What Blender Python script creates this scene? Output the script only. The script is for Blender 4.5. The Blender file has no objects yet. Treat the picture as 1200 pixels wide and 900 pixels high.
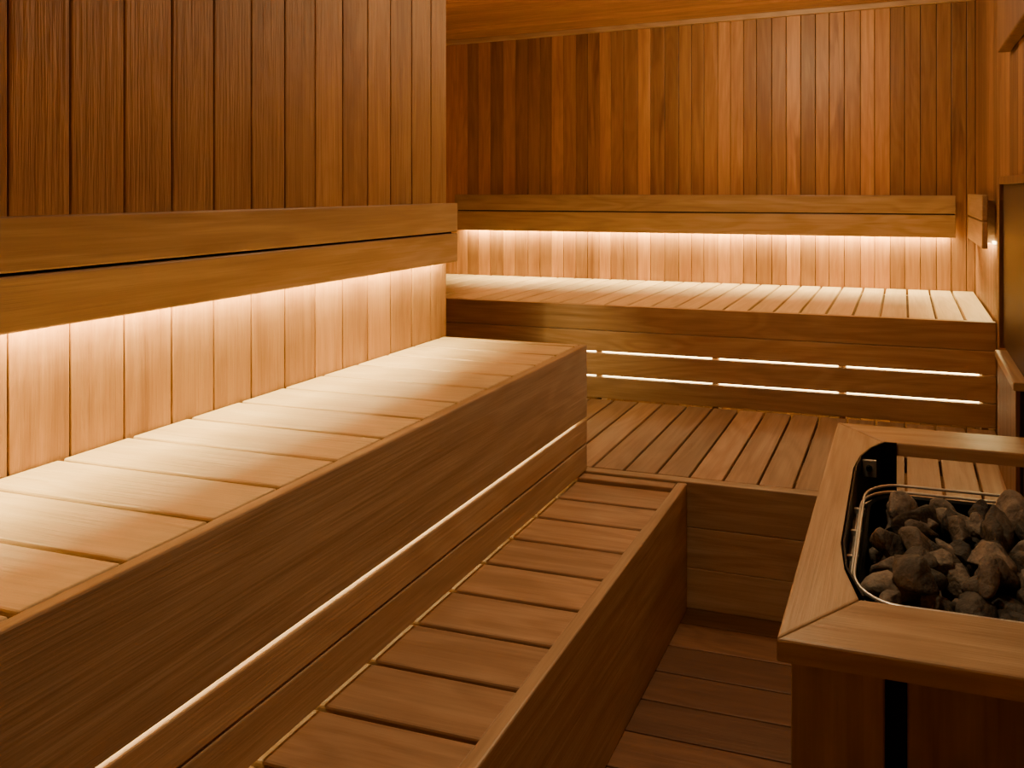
import bpy, bmesh, math, random
from mathutils import Vector, Matrix, noise
random.seed(7)
scene = bpy.context.scene
col = scene.collection

# ------------------------------------------------------------------ materials
def wood(name, axis, light, dark, stain, stain_amt=0.6, rough=0.5, fine=1.0, bump=0.12, var=(0.74,1.18), sp=2.5, ringamt=0.55):
    m = bpy.data.materials.new(name); m.use_nodes = True
    nt = m.node_tree; N = nt.nodes; L = nt.links
    bs = N['Principled BSDF']
    tc = N.new('ShaderNodeTexCoord')
    at = N.new('ShaderNodeAttribute'); at.attribute_name = 'brd'
    sep = N.new('ShaderNodeSeparateColor'); L.new(at.outputs['Color'], sep.inputs[0])
    off = N.new('ShaderNodeVectorMath'); off.operation = 'SCALE'; off.inputs['Scale'].default_value = 37.0
    L.new(at.outputs['Color'], off.inputs[0])
    add = N.new('ShaderNodeVectorMath'); add.operation = 'ADD'
    L.new(tc.outputs['Object'], add.inputs[0]); L.new(off.outputs[0], add.inputs[1])
    def mapped(along, across):
        mp = N.new('ShaderNodeMapping')
        s = [across]*3; s['xyz'.index(axis)] = along
        mp.inputs['Scale'].default_value = s
        L.new(add.outputs[0], mp.inputs[0]); return mp.outputs[0]
    def nz(vec, scale, detail, rg=0.55, dist=0.0):
        n = N.new('ShaderNodeTexNoise'); n.inputs['Scale'].default_value = scale
        n.inputs['Detail'].default_value = detail; n.inputs['Roughness'].default_value = rg
        n.inputs['Distortion'].default_value = dist
        L.new(vec, n.inputs['Vector']); return n.outputs['Fac']
    def ramp(fac, p0, p1, c0=(0,0,0,1), c1=(1,1,1,1)):
        r = N.new('ShaderNodeValToRGB'); r.color_ramp.elements[0].position = p0
        r.color_ramp.elements[1].position = p1
        r.color_ramp.elements[0].color = c0; r.color_ramp.elements[1].color = c1
        L.new(fac, r.inputs[0]); return r.outputs[0]
    g1 = nz(mapped(1.6*fine, 22*fine), 1.0, 5, 0.6, 1.0)
    g2 = nz(mapped(3.5*fine, 150*fine), 1.0, 3, 0.6)
    st = nz(mapped(1.3, 13), 1.0, 3, 0.5, 0.8)
    c = ramp(g1, 0.32, 0.68, (*dark, 1), (*light, 1))
    def mix(fac, a, b, mode='MIX', f=None):
        x = N.new('ShaderNodeMix'); x.data_type = 'RGBA'; x.blend_type = mode
        if fac is not None: L.new(fac, x.inputs[0])
        else: x.inputs[0].default_value = f
        if isinstance(a, tuple): x.inputs[6].default_value = (*a, 1)
        else: L.new(a, x.inputs[6])
        if isinstance(b, tuple): x.inputs[7].default_value = (*b, 1)
        else: L.new(b, x.inputs[7])
        return x.outputs[2]
    # flat-sawn "cathedral" figure: contour lines of a stretched noise
    cf = nz(mapped(0.9, 5.5), 1.0, 2, 0.45, 0.5)
    mu = N.new('ShaderNodeMath'); mu.operation = 'MULTIPLY'; mu.inputs[1].default_value = 60.0; L.new(cf, mu.inputs[0])
    sn = N.new('ShaderNodeMath'); sn.operation = 'SINE'; L.new(mu.outputs[0], sn.inputs[0])
    mp_ = N.new('ShaderNodeMapRange'); mp_.inputs[1].default_value = -1; mp_.inputs[2].default_value = 1; L.new(sn.outputs[0], mp_.inputs[0])
    ring = ramp(mp_.outputs[0], 0.0, 0.8, (0.80,0.74,0.68,1), (1.05,1.05,1.05,1))
    c = mix(None, c, ring, 'MULTIPLY', ringamt)
    fr = ramp(g2, 0.3, 0.7, (0.82,0.79,0.76,1), (1.08,1.08,1.08,1))
    c = mix(None, c, fr, 'MULTIPLY', 0.6)
    bm = N.new('ShaderNodeMath'); bm.operation = 'POWER'; L.new(sep.outputs[1], bm.inputs[0]); bm.inputs[1].default_value = sp
    sr = ramp(st, 0.50, 0.66)
    mm = N.new('ShaderNodeMath'); mm.operation = 'MULTIPLY'; L.new(bm.outputs[0], mm.inputs[0]); L.new(sr, mm.inputs[1])
    m2 = N.new('ShaderNodeMath'); m2.operation = 'MULTIPLY'; L.new(mm.outputs[0], m2.inputs[0]); m2.inputs[1].default_value = stain_amt
    c = mix(m2.outputs[0], c, stain)
    mr = N.new('ShaderNodeMapRange'); L.new(sep.outputs[0], mr.inputs[0])
    mr.inputs[3].default_value = var[0]; mr.inputs[4].default_value = var[1]
    vm = N.new('ShaderNodeVectorMath'); vm.operation = 'SCALE'
    L.new(c, vm.inputs[0]); L.new(mr.outputs[0], vm.inputs['Scale'])
    L.new(vm.outputs[0], bs.inputs['Base Color'])
    bs.inputs['Roughness'].default_value = rough
    bs.inputs['Specular IOR Level'].default_value = 0.45
    bp = N.new('ShaderNodeBump'); bp.inputs['Strength'].default_value = bump; bp.inputs['Distance'].default_value = 0.01
    ad = N.new('ShaderNodeMath'); ad.operation = 'ADD'; L.new(g1, ad.inputs[0]); L.new(g2, ad.inputs[1])
    wv = N.new('ShaderNodeTexNoise'); wv.inputs['Scale'].default_value = 9; wv.inputs['Detail'].default_value = 2
    L.new(add.outputs[0], wv.inputs['Vector'])
    a2 = N.new('ShaderNodeMath'); a2.operation = 'ADD'; L.new(ad.outputs[0], a2.inputs[0]); L.new(wv.outputs[0], a2.inputs[1])
    L.new(a2.outputs[0], bp.inputs['Height']); L.new(bp.outputs[0], bs.inputs['Normal'])
    return m

def plain(name, colr, rough=0.6, metal=0.0, emit=None, es=0.0, noise_amt=0.0):
    m = bpy.data.materials.new(name); m.use_nodes = True
    nt = m.node_tree; b = nt.nodes['Principled BSDF']
    b.inputs['Base Color'].default_value = (*colr, 1)
    b.inputs['Roughness'].default_value = rough; b.inputs['Metallic'].default_value = metal
    if emit:
        b.inputs['Emission Color'].default_value = (*emit, 1); b.inputs['Emission Strength'].default_value = es
    if noise_amt:
        n = nt.nodes.new('ShaderNodeTexNoise'); n.inputs['Scale'].default_value = 40
        r = nt.nodes.new('ShaderNodeMapRange'); r.inputs[3].default_value = rough-noise_amt; r.inputs[4].default_value = rough+noise_amt
        nt.links.new(n.outputs[0], r.inputs[0]); nt.links.new(r.outputs[0], b.inputs['Roughness'])
    return m

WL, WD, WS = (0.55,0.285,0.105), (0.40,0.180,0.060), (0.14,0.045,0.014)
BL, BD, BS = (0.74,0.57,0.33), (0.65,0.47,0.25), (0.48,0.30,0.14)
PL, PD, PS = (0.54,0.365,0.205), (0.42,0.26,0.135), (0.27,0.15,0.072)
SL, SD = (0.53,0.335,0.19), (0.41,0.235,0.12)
M_wall = wood('cedar_wall_vertical', 'z', WL, WD, WS, 0.9, 0.45, var=(0.66,1.34), sp=1.8, ringamt=0.35)
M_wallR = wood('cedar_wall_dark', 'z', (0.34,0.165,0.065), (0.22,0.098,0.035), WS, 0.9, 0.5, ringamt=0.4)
M_wallL = wood('alder_wall_vertical', 'z', (0.50,0.275,0.108), (0.38,0.192,0.070), (0.17,0.06,0.02), 0.7, 0.5, bump=0.4, var=(0.84,1.12), sp=2.5, ringamt=0.3)
M_ceil = wood('cedar_ceiling', 'x', (0.60,0.33,0.14), (0.45,0.22,0.085), WS, 0.4, 0.5)
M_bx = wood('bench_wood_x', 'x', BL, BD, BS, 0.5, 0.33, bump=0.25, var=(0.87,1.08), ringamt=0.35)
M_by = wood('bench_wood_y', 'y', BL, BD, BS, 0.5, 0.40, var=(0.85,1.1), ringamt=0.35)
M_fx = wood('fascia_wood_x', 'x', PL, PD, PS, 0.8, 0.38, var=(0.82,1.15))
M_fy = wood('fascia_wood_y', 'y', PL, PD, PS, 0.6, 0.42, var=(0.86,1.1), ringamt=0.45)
M_fz = wood('fascia_wood_z', 'z', (0.42,0.26,0.135), (0.32,0.18,0.09), PS, 0.6, 0.45)
M_px = wood('step_wood_x', 'x', SL, SD, PS, 0.5, 0.40, var=(0.82,1.12))
M_py = wood('platform_wood_y', 'y', SL, SD, PS, 0.5, 0.40)
M_floor = wood('floor_wood', 'x', (0.24,0.108,0.045), (0.17,0.073,0.029), PS, 0.6, 0.5)
M_dark = plain('dark_backing', (0.03,0.014,0.007), 0.9)
M_black = plain('black_steel', (0.012,0.012,0.013), 0.38, 0.6, noise_amt=0.1)
M_chrome = plain('brushed_steel', (0.70,0.66,0.60), 0.36, 0.85, noise_amt=0.08)
M_led = plain('led_diffuser', (0.9,0.8,0.6), 0.5, 0, (1.0,0.76,0.34), 14.0)
M_led2 = plain('led_diffuser_slot', (0.9,0.8,0.6), 0.5, 0, (1.0,0.80,0.38), 18.0)
M_glass = plain('dark_glass', (0.05,0.025,0.014), 0.5)

# ------------------------------------------------------------------ mesh builder
class B:
    def __init__(s):
        s.bm = bmesh.new(); s.c = s.bm.loops.layers.color.new('brd')
    def paint(s, faces, mi, rnd=None):
        r = rnd or (random.random(), random.random(), random.random(), 1)
        for f in faces:
            f.material_index = mi
            for l in f.loops: l[s.c] = r
    def box(s, x0, x1, y0, y1, z0, z1, mi=0, bev=0.003):
        r = bmesh.ops.create_cube(s.bm, size=1.0)
        vs = r['verts']
        for v in vs:
            v.co = Vector(((x0+x1)/2+v.co.x*(x1-x0), (y0+y1)/2+v.co.y*(y1-y0), (z0+z1)/2+v.co.z*(z1-z0)))
        fs = set(f for v in vs for f in v.link_faces)
        if bev:
            es = list(set(e for v in vs for e in v.link_edges))
            rr = bmesh.ops.bevel(s.bm, geom=es, offset=bev, segments=2, affect='EDGES', profile=0.5)
            vs2 = set(v for f in rr['faces'] for v in f.verts)
            fs = set(f for v in vs2 for f in v.link_faces)
        s.paint(fs, mi)
    def prism(s, poly, z0, z1, mi=0, bev=0.004):
        lo = [s.bm.verts.new((x, y, z0)) for x, y in poly]
        hi = [s.bm.verts.new((x, y, z1)) for x, y in poly]
        fs = [s.bm.faces.new(hi), s.bm.faces.new(lo[::-1])]
        n = len(poly)
        for i in range(n):
            fs.append(s.bm.faces.new((lo[i], lo[(i+1)%n], hi[(i+1)%n], hi[i])))
        if bev:
            es = list(fs[0].edges)
            rr = bmesh.ops.bevel(s.bm, geom=es, offset=bev, segments=2, affect='EDGES', profile=0.5)
            vs2 = set(v for v in lo if v.is_valid) | set(v for f in rr['faces'] for v in f.verts)
            fs = set(f for v in vs2 if v.is_valid for f in v.link_faces)
        s.paint(fs, mi)
    def make(s, name, mats, parent=None, smooth=False):
        bmesh.ops.recalc_face_normals(s.bm, faces=s.bm.faces[:])
        me = bpy.data.meshes.new(name); s.bm.to_mesh(me); s.bm.free()
        for m in mats: me.materials.append(m)
        if smooth:
            for p in me.polygons: p.use_smooth = True
        o = bpy.data.objects.new(name, me); col.objects.link(o)
        if parent: o.parent = parent
        return o

def steps(a, b, w):
    out = []; x = a
    while x < b-0.01:
        out.append((x, min(x+w, b))); x += w
    return out

# ------------------------------------------------------------------ room shell
ZC = 2.68
YB = 4.23; XL = -1.825; XR = 0.41; YC = 2.44; XF = -3.7; YF = -1.3
b = B()
b.box(XL-0.09, XL-0.018, YF, YC-0.018, 0, ZC+.1, 1, 0)
for a, c in steps(1.027-0.11*21, YC-0.02, 0.11):
    b.box(XL-0.02, XL, max(a, YF)+0.0015, c-0.0015 if c < YC-.03 else YC, 0, ZC+.1, 0, 0.003)
b.make('wall_left', [M_wallL, M_dark])
b = B()
b.box(XF, XL-0.02, YC-0.09, YC-0.02, 0, ZC+.1, 1, 0)
for a, c in steps(XF, XL-0.02, 0.11):
    b.box(a+0.0012, c-0.0012, YC-0.02, YC, 0, ZC+.1, 0, 0.0025)
b.make('wall_partition', [M_wallL, M_dark])
b = B()
b.box(XF-.1, XR+.1, YB+0.018, YB+0.1, 0, ZC+.1, 1, 0)
x = XF
while x < XR:
    w = random.choice((0.085, 0.092, 0.098))
    b.box(x+0.0015, min(x+w, XR)-0.0015, YB, YB+0.02, 0, ZC+.1, 0, 0.003)
    x += w
b.make('wall_back', [M_wall, M_dark])
b = B()
b.box(XF-.1, XF-0.018, YC-.1, YB+.1, 0, ZC+.1, 1, 0)
for a, c in steps(YC-.1, YB, 0.1):
    b.box(XF-0.02, XF, a+0.001, c-0.001, 0, ZC+.1, 0, 0.002)
b.make('wall_alcove', [M_wall, M_dark])
b = B()
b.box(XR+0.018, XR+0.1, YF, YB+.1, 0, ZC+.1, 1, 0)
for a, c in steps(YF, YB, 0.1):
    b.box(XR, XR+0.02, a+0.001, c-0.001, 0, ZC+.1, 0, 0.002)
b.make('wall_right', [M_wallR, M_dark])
b = B()
b.box(XL-.1, XR+.1, YF-.1, YF-.018, 0, ZC+.1, 1, 0)
for a, c in steps(XL, XR, 0.11):
    b.box(a+0.001, c-0.001, YF-.02, YF, 0, ZC+.1, 0, 0.002)
b.make('wall_front', [M_wall, M_dark])
b = B()
b.box(XF-.1, XR+.1, YF-.1, YB+.1, -0.1, -0.02, 1, 0)
for a, c in steps(YF, YB, 0.125):
    b.box(XF, XR, a+0.0015, c-0.0015, -0.025, 0.0, 0, 0.003)
b.make('floor', [M_floor, M_dark])
b = B()
b.box(XF-.1, XR+.1, YF-.1, YB+.1, ZC+0.01, ZC+0.09, 1, 0)
for a, c in steps(YF, YB, 0.075):
    b.box(XF, XR, a+0.0012, c-0.0012, ZC-0.012, ZC+0.012, 0, 0.003)
o = b.make('ceiling', [M_ceil, M_dark])
for v in o.data.vertices: v.co.z += 0.024*(v.co.x) + 0.013
b = B()
b.box(XF, XR, YB-0.03, YB, ZC-0.045, ZC-0.012, 0, 0.004)
o = b.make('trim_1', [M_fx])
for v in o.data.vertices: v.co.z += 0.024*(v.co.x) + 0.013

b = B()
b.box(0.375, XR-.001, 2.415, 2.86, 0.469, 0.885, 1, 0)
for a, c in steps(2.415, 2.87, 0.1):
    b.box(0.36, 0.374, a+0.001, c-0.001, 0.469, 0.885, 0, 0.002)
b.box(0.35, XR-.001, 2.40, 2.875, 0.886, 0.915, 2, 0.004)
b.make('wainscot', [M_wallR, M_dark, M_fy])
b = B()
b.box(0.36, XR, YF, 2.87, 2.09, 2.55, 0, 0.006)
b.make('trim_2', [M_wallR])
b = B()
b.box(0.385, 0.408, 1.6, 2.9, 0.93, 1.57, 1, 0.002)
b.box(0.37, XR, 2.9, 2.95, 0.916, 1.6, 0, 0.003)
b.box(0.37, XR, 1.55, 1.6, 0.916, 1.6, 0, 0.003)
b.box(0.37, XR, 1.6, 2.9, 1.57, 1.6, 0, 0.003)
b.make('window_1', [M_wallR, M_glass])

# ------------------------------------------------------------------ benches
HB = 0.95
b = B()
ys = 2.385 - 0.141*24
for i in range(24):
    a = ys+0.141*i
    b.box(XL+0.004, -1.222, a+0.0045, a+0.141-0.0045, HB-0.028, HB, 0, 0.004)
b.box(XL+0.004, -1.222, 2.39, 2.42, HB-0.03, HB, 0, 0.004)
fx0, fx1 = -1.215, -1.185
Y0 = -1.0; Y1 = 2.42
b.box(fx0, fx1, Y0, Y1, 0.675, HB+0.002, 1, 0.004)
b.box(fx0, fx1, Y0, Y1, 0.576, 0.665, 1, 0.004)
b.box(fx0, fx1, Y0, Y1, 0.471, 0.571, 1, 0.004)
b.box(XL+.01, fx0-.003, Y1-.025, Y1, 0.676, HB-.032, 2, 0.003)
b.box(XL+.01, fx0-.003, Y1-.025, Y1, 0.478, 0.664, 2, 0.003)
b.box(-1.28, -1.24, Y0, Y1-.03, HB-0.09, HB-0.03, 1, 0)
b.box(-1.80, -1.76, Y0, Y1-.03, HB-0.09, HB-0.03, 1, 0)
for y in (-0.9, 0.0, 1.2, 2.3):
    b.box(-1.36, -1.32, y, y+.05, 0, HB-.09, 1, 0)
    b.box(-1.80, -1.76, y, y+.05, 0, HB-.09, 1, 0)
bench_left = b.make('sauna_bench', [M_bx, M_fy, M_fx])

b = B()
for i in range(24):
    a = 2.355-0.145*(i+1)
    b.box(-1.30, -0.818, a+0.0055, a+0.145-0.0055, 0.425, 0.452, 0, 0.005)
b.box(-1.30, -0.818, 2.362, 2.405, 0.425, 0.462, 0, 0.004)
b.box(-0.812, -0.775, Y0, 2.40, 0.0, 0.468, 1, 0.005)
for y in (-0.8, 0.5, 1.6, 2.2):
    b.box(-1.28, -0.82, y, y+.04, 0.36, 0.424, 0, 0)
    b.box(-0.86, -0.82, y, y+.04, 0.0, 0.36, 0, 0)
b.make('sauna_bench', [M_px, M_fy])

b = B()
x = -1.18
xs = XR-0.005
k = []
while x < xs-0.03:
    k.append((x, min(x+0.132, xs))); x += 0.132
for (a, c) in [(-1.18-0.132*i, -1.18-0.132*(i-1)) for i in range(1, 6)]+k:
    b.box(a+0.005, c-0.005, 2.452, 3.255, 0.442, 0.468, 0, 0.004)
b.box(-1.85, xs, 2.412, 2.45, 0.300, 0.468, 1, 0.004)
b.box(-1.85, xs, 2.412, 2.45, 0.150, 0.299, 1, 0.003)
b.box(-1.85, xs, 2.412, 2.45, 0.0, 0.149, 1, 0.003)
for y in (2.5, 2.9, 3.2):
    b.box(-1.80, 0.39, y, y+.04, 0.38, 0.441, 1, 0)
b.make('sauna_platform', [M_py, M_fx])

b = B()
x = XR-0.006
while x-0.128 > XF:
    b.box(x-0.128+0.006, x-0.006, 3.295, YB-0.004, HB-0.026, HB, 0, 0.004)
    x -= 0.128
XB1 = XR-0.006
for z0, z1 in ((0.822, HB+.001), (0.713, 0.819), (0.588, 0.704), (0.472, 0.579)):
    b.box(XF+.01, XB1, 3.262, 3.29, z0, z1, 1, 0.003)
for xx in (-0.93, -0.30, 0.345, -1.56, -2.3, -3.0):
    b.box(xx, xx+.03, 3.291, 3.36, 0.0, HB-.03, 1, 0)
b.box(XF+.01, XB1, 3.291, 3.33, HB-.08, HB-.028, 1, 0)
b.box(XF+.01, XB1, 4.15, 4.2, HB-.08, HB-.028, 1, 0)
bench_back = b.make('sauna_bench', [M_by, M_fx])

# ------------------------------------------------------------------ backrests
b = B()
b.box(-1.785, -1.760, Y0, 2.425, 1.380, 1.495, 0, 0.004)
b.box(-1.785, -1.760, Y0, 2.425, 1.257, 1.373, 0, 0.004)
b.box(-1.794, -1.786, Y0, 2.42, 1.35, 1.40, 1, 0)  # dark strip added behind the gap; stands in for shade, stops wall light
for y in (-0.6, 0.3, 1.2, 2.1):
    b.box(XL+.001, -1.795, y, y+.04, 1.30, 1.48, 0, 0)
br1 = b.make('sauna_backrest', [M_fy, M_dark])
b = B()
b.box(-3.05, 0.295, 4.165, 4.190, 1.408, 1.515, 0, 0.004)
b.box(-3.05, 0.295, 4.165, 4.190, 1.267, 1.400, 0, 0.004)
b.box(-3.04, 0.29, 4.191, 4.199, 1.38, 1.43, 1, 0)  # same added dark strip, keeps the back gap looking shaded
for x in (-2.9, -2.0, -1.1, 0.1):
    b.box(x, x+.04, 4.20, YB-.001, 1.30, 1.50, 0, 0)
br2 = b.make('sauna_backrest', [M_fx, M_dark])
b = B()
b.box(0.345, 0.370, 3.27, 3.97, 1.408, 1.525, 0, 0.004)
b.box(0.345, 0.370, 3.27, 3.97, 1.280, 1.400, 0, 0.004)
for y in (3.35, 3.85):
    b.box(0.370, XR-.001, y, y+.04, 1.30, 1.50, 0, 0)
br3 = b.make('sauna_backrest', [M_fy])

# ------------------------------------------------------------------ LED strips
b = B(); b.box(XL+.002, XL+.012, Y0, 2.40, 1.290, 1.302, 0, 0); b.make('led_strip', [M_led], br1)
b = B(); b.box(-3.02, 0.28, YB-.012, YB-.002, 1.290, 1.302, 0, 0); b.make('led_strip', [M_led], br2)
b = B(); b.box(XR-.012, XR-.002, 3.3, 3.94, 1.300, 1.312, 0, 0); b.make('led_strip', [M_led], br3)
b = B(); b.box(fx0-.016, fx0-.006, Y0, 2.38, 0.655, 0.690, 0, 0); b.make('led_strip', [M_led2], bench_left)
b = B()
for z in (0.705, 0.580):
    for a, c in ((-0.895, -0.305), (-0.265, 0.335), (-1.525, -0.935), (-2.2, -1.565)):
        b.box(a, c, 3.296, 3.304, z-0.008, z+0.018, 0, 0)
b.make('led_strip', [M_led2], bench_back)

LEDC = (1.0, 0.76, 0.31)
R = math.radians
def area(name, loc, rot, sx, sy, power, colr=LEDC):
    l = bpy.data.lights.new(name, 'AREA'); l.shape = 'RECTANGLE'; l.size = sx; l.size_y = sy
    l.energy = power; l.color = colr
    o = bpy.data.objects.new(name, l); o.location = loc; o.rotation_euler = rot; col.objects.link(o)
    return o
area('led_lamp', (-1.805, 0.72, 1.285), (0, R(-30), 0), 0.022, 3.35, 58)
area('led_lamp', (-1.37, 4.210, 1.290), (R(-24), 0, 0), 3.25, 0.022, 60)
area('led_lamp', (0.392, 3.62, 1.300), (0, R(14), 0), 0.022, 0.62, 5)
area('led_lamp', (-1.5, 0.8, 0.85), (0, 0, 0), 0.05, 3.0, 11)
def added_fill_lamp(x, y, power, size=0.16, colr=(1.0,0.75,0.43), spot=None):  # made-up fill lamp above the view, disc fixture invented with it
    z = ZC + 0.024*x
    b = B()
    bmesh.ops.create_cone(b.bm, cap_ends=True, segments=32, radius1=size/2+.02, radius2=size/2+.02, depth=0.02,
                          matrix=Matrix.Translation((x, y, z-.012)))
    b.make('added_fill_lamp', [M_black])
    l = bpy.data.lights.new('added_fill_light', 'SPOT' if spot else 'POINT'); l.shadow_soft_size = size/2; l.energy = power; l.color = colr
    if spot: l.spot_size = R(spot); l.spot_blend = 1.0
    o = bpy.data.objects.new('added_fill_light', l); o.location = (x, y, z-(.05 if spot else .14)); col.objects.link(o)
added_fill_lamp(-0.72, 2.88, 38)  # added fill for back wall, ceiling and platform
added_fill_lamp(-0.52, 1.10, 52, size=0.2, spot=112)  # added downlight fill for steps, stones and guard

# ------------------------------------------------------------------ heater guard
g = bpy.data.objects.new('heater_guard', None); col.objects.link(g)
gx0, gx1, gy0, gy1 = -0.206, 0.400, 1.124, 2.215
ix0, ix1, iy0, iy1 = -0.078, 0.345, 1.268, 2.075
zt, zb = 0.80, 0.762
e = 0.0012
inner_left = [(ix0, iy0), (-0.118, 1.36), (-0.130, 1.46), (-0.132, 1.86), (-0.124, 1.95), (-0.098, 2.02), (-0.06, iy1)]
b = B()
b.prism([(gx0, gy0+e), (gx0, gy1-e), (inner_left[-1][0]-e, inner_left[-1][1]-e)] + inner_left[-2:0:-1] + [(ix0-e, iy0+e)], zb, zt)
b.make('rail_left', [M_fy], g)
b = B(); b.prism([(gx0+e, gy0), (gx1-e, gy0), (ix1-e, iy0), (ix0+e, iy0)], zb, zt); b.make('rail_front', [M_fx], g)
b = B(); b.prism([(gx0+e, gy1), (inner_left[-1][0]+e, iy1), (ix1-e, iy1), (gx1-e, gy1)], zb, zt); b.make('rail_back', [M_fx], g)
b = B(); b.prism([(gx1, gy0+e), (gx1, gy1-e), (ix1, iy1-e), (ix1, iy0+e)], zb, zt); b.make('rail_right', [M_fy], g)
b = B()
b.box(-0.186, -0.030, 1.148, 1.172, 0.0, zb-.002, 0, 0.003)
b.box(0.006, 0.385, 1.165, 1.187, 0.0, zb-.002, 0, 0.003)
b.make('panel_front', [M_fz], g)
b = B()
b.box(-0.028, 0.004, 1.176, 1.20, 0.0, zb-.002, 0, 0.002)
b.make('post_metal', [M_black], g)
b = B()
b.box(-0.19, -0.15, 2.15, 2.195, 0.0, zb-.002, 0, 0.003)
b.box(0.35, 0.39, 2.15, 2.195, 0.0, zb-.002, 0, 0.003)
for y0, y1 in ((1.18, 1.42), (1.425, 1.66), (1.665, 1.90), (1.905, 2.145)):
    b.box(-0.19, -0.168, y0, y1, 0.02, zb-.002, 0, 0.003)
b.make('side_slats', [M_fz], g)
b = B()
path = [(-0.078+.004, 1.275), (-0.112, 1.365), (-0.125, 1.46), (-0.127, 1.86), (-0.119, 1.945), (-0.094, 2.014), (-0.056, 2.068), (-0.02, 2.070)]
for (x0, y0), (x1, y1) in zip(path, path[1:]):
    v = [b.bm.verts.new(p) for p in ((x0,y0,0.42),(x1,y1,0.42),(x1,y1,0.803),(x0,y0,0.803))]
    b.bm.faces.new(v)
bmesh.ops.remove_doubles(b.bm, verts=b.bm.verts[:], dist=1e-5)
o = b.make('heat_shield', [M_black], g)
sm = o.modifiers.new('s', 'SOLIDIFY'); sm.thickness = 0.004
b = B()
b.box(-0.114, -0.074, 1.950, 1.958, 0.742, 0.790, 0, 0.002)
b.make('bracket', [M_chrome], g)
b = B()
bmesh.ops.create_cone(b.bm, cap_ends=True, segments=16, radius1=.009, radius2=.008, depth=.008,
    matrix=Matrix.Translation((-0.094, 1.946, 0.768)) @ Matrix.Rotation(R(90), 4, 'X'))
b.make('bracket_bolt', [M_black], g)

# ------------------------------------------------------------------ heater
h = bpy.data.objects.new('sauna_heater', None); col.objects.link(h)
def rrect(x0, x1, y0, y1, r, n=8):
    pts = []
    for cx, cy, a0 in ((x1-r, y1-r, 0), (x0+r, y1-r, 90), (x0+r, y0+r, 180), (x1-r, y0+r, 270)):
        for i in range(n+1):
            a = R(a0+90*i/n); pts.append((cx+r*math.cos(a), cy+r*math.sin(a)))
    return pts
hx0, hx1, hy0, hy1 = -0.092, 0.325, 1.275, 1.80
b = B()
rings = []
for (ins, z) in ((0.03, 0.10), (0.012, 0.14), (0.012, 0.60), (0.0, 0.68), (0.0, 0.765), (0.006, 0.77), (0.012, 0.765), (0.014, 0.62)):
    rings.append([b.bm.verts.new((x, y, z)) for x, y in rrect(hx0+ins, hx1-ins, hy0+ins, hy1-ins, 0.09-ins)])
for a, c in zip(rings, rings[1:]):
    n = len(a)
    for i in range(n): b.bm.faces.new((a[i], a[(i+1)%n], c[(i+1)%n], c[i]))
b.bm.faces.new(rings[-1]); b.bm.faces.new(rings[0][::-1])
b.make('housing', [M_black], h, smooth=False)
def wire(name, pts, rad, mat, cyclic=True):
    cu = bpy.data.curves.new(name, 'CURVE'); cu.dimensions = '3D'; cu.bevel_depth = rad; cu.bevel_resolution = 3
    sp = cu.splines.new('POLY'); sp.points.add(len(pts)-1)
    for p, q in zip(sp.points, pts): p.co = (*q, 1)
    sp.use_cyclic_u = cyclic
    cu.materials.append(mat)
    o = bpy.data.objects.new(name, cu); col.objects.link(o); o.parent = h
    return o
for i, z in enumerate((0.790, 0.772, 0.754, 0.736)):
    gr = 0.003+0.0075*i
    wire('rim_band_%d' % (i+1), [(x, y, z) for x, y in rrect(hx0-gr, hx1+min(gr,.012), hy0+.004, hy1+gr*.4, 0.09+gr)], 0.0034, M_chrome)
b = B()
for y in (1.36, 1.47, 1.58, 1.69):
    b.box(hx0-0.026, hx0-0.0005, y, y+.008, 0.70, 0.770, 0, 0.001)
b.make('rim_brackets', [M_chrome], h)
b = B()
for x in (hx0+.06, hx1-.08):
    for y in (hy0+.08, hy1-.1):
        b.box(x, x+.02, y, y+.02, 0.0, 0.11, 0, 0.002)
b.make('feet', [M_black], h)
# stones
ms = bpy.data.materials.new('sauna_stone'); ms.use_nodes = True
nt = ms.node_tree; bs = nt.nodes['Principled BSDF']
tc = nt.nodes.new('ShaderNodeTexCoord'); n1 = nt.nodes.new('ShaderNodeTexNoise'); n1.inputs['Scale'].default_value = 28; n1.inputs['Detail'].default_value = 8
nt.links.new(tc.outputs['Object'], n1.inputs['Vector'])
rp = nt.nodes.new('ShaderNodeValToRGB'); rp.color_ramp.elements[0].position = .3; rp.color_ramp.elements[1].position = .72
rp.color_ramp.elements[0].color = (0.040,0.030,0.023,1); rp.color_ramp.elements[1].color = (0.20,0.155,0.115,1)
nt.links.new(n1.outputs[0], rp.inputs[0])
at = nt.nodes.new('ShaderNodeAttribute'); at.attribute_name = 'brd'
sp = nt.nodes.new('ShaderNodeSeparateColor'); nt.links.new(at.outputs[0], sp.inputs[0])
mr = nt.nodes.new('ShaderNodeMapRange'); mr.inputs[3].default_value = .3; mr.inputs[4].default_value = 1.6
nt.links.new(sp.outputs[0], mr.inputs[0])
vm = nt.nodes.new('ShaderNodeVectorMath'); vm.operation = 'SCALE'
nt.links.new(rp.outputs[0], vm.inputs[0]); nt.links.new(mr.outputs[0], vm.inputs['Scale'])
nt.links.new(vm.outputs[0], bs.inputs['Base Color']); bs.inputs['Roughness'].default_value = .7
bp = nt.nodes.new('ShaderNodeBump'); bp.inputs['Strength'].default_value = .7; bp.inputs['Distance'].default_value = .01
n2 = nt.nodes.new('ShaderNodeTexNoise'); n2.inputs['Scale'].default_value = 90; n2.inputs['Detail'].default_value = 6
nt.links.new(tc.outputs['Object'], n2.inputs['Vector']); nt.links.new(n2.outputs[0], bp.inputs['Height']); nt.links.new(bp.outputs[0], bs.inputs['Normal'])
b = B()
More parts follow.
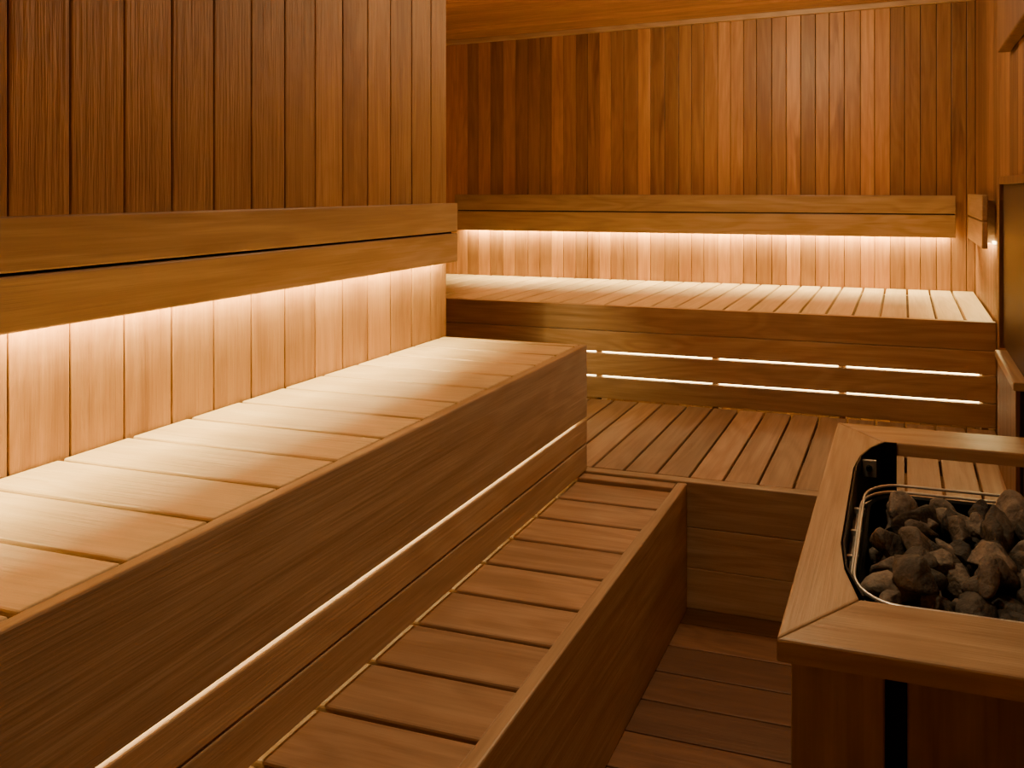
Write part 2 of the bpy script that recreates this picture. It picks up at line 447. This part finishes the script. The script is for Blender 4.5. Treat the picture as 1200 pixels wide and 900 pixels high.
def stone(cx, cy, cz, r):
    rr = bmesh.ops.create_icosphere(b.bm, subdivisions=3, radius=1.0)
    vs = rr['verts']
    sc = Vector((random.uniform(1.0,1.5), random.uniform(.7,1.0), random.uniform(.6,.85)))*r
    M = Matrix.Rotation(random.uniform(0,6.28), 3, 'Z') @ Matrix.Rotation(random.uniform(-1,1), 3, 'X') @ Matrix.Rotation(random.uniform(-.8,.8), 3, 'Y')
    so = Vector((random.random()*50, random.random()*50, random.random()*50))
    planes = [(Vector((random.gauss(0,1), random.gauss(0,1), random.gauss(0,1))).normalized(), random.uniform(.4,.75)) for _ in range(9)]
    for v in vs:
        p = v.co.normalized()
        for n_, d_ in planes:
            t = p.dot(n_)
            if t > d_: p = p - n_*(t-d_)*0.98
        p = p*(1.1+0.16*noise.noise(p*1.3+so)+0.07*noise.noise(p*4+so))
        v.co = M @ Vector((p.x*sc.x, p.y*sc.y, p.z*sc.z)) + Vector((cx, cy, cz))
    b.paint(set(f for v in vs for f in v.link_faces), 0)
for layer, (zz, ins) in enumerate(((0.685, 0.055), (0.73, 0.055), (0.765, 0.060), (0.793, 0.11))):
    y = hy0+ins
    while y < hy1-ins+.01:
        x = hx0+ins+random.uniform(0, .02)
        while x < hx1-ins+.01:
            if not (layer == 3 and random.random() < .45):
                stone(x+random.uniform(-.012,.018), y+random.uniform(-.018,.012), zz+random.uniform(-.018,.014), random.uniform(.026,.055))
            x += random.uniform(.058,.085)
        y += .066
o = b.make('stones', [ms], h, smooth=True)

# ------------------------------------------------------------------ world + camera
w = bpy.data.worlds.new('World'); scene.world = w; w.use_nodes = True
w.node_tree.nodes['Background'].inputs[0].default_value = (0.9, 0.65, 0.4, 1)
w.node_tree.nodes['Background'].inputs[1].default_value = 0.02
cam = bpy.data.cameras.new('camera'); cam.sensor_width = 36; cam.sensor_fit = 'HORIZONTAL'; cam.lens = 24.0
cam.shift_x = -262/1200; cam.shift_y = -228/1200
cam.clip_start = 0.02
co = bpy.data.objects.new('camera', cam); col.objects.link(co)
co.location = (0, 0, 1.55); co.rotation_euler = (R(90), 0, R(13.83))
scene.camera = co
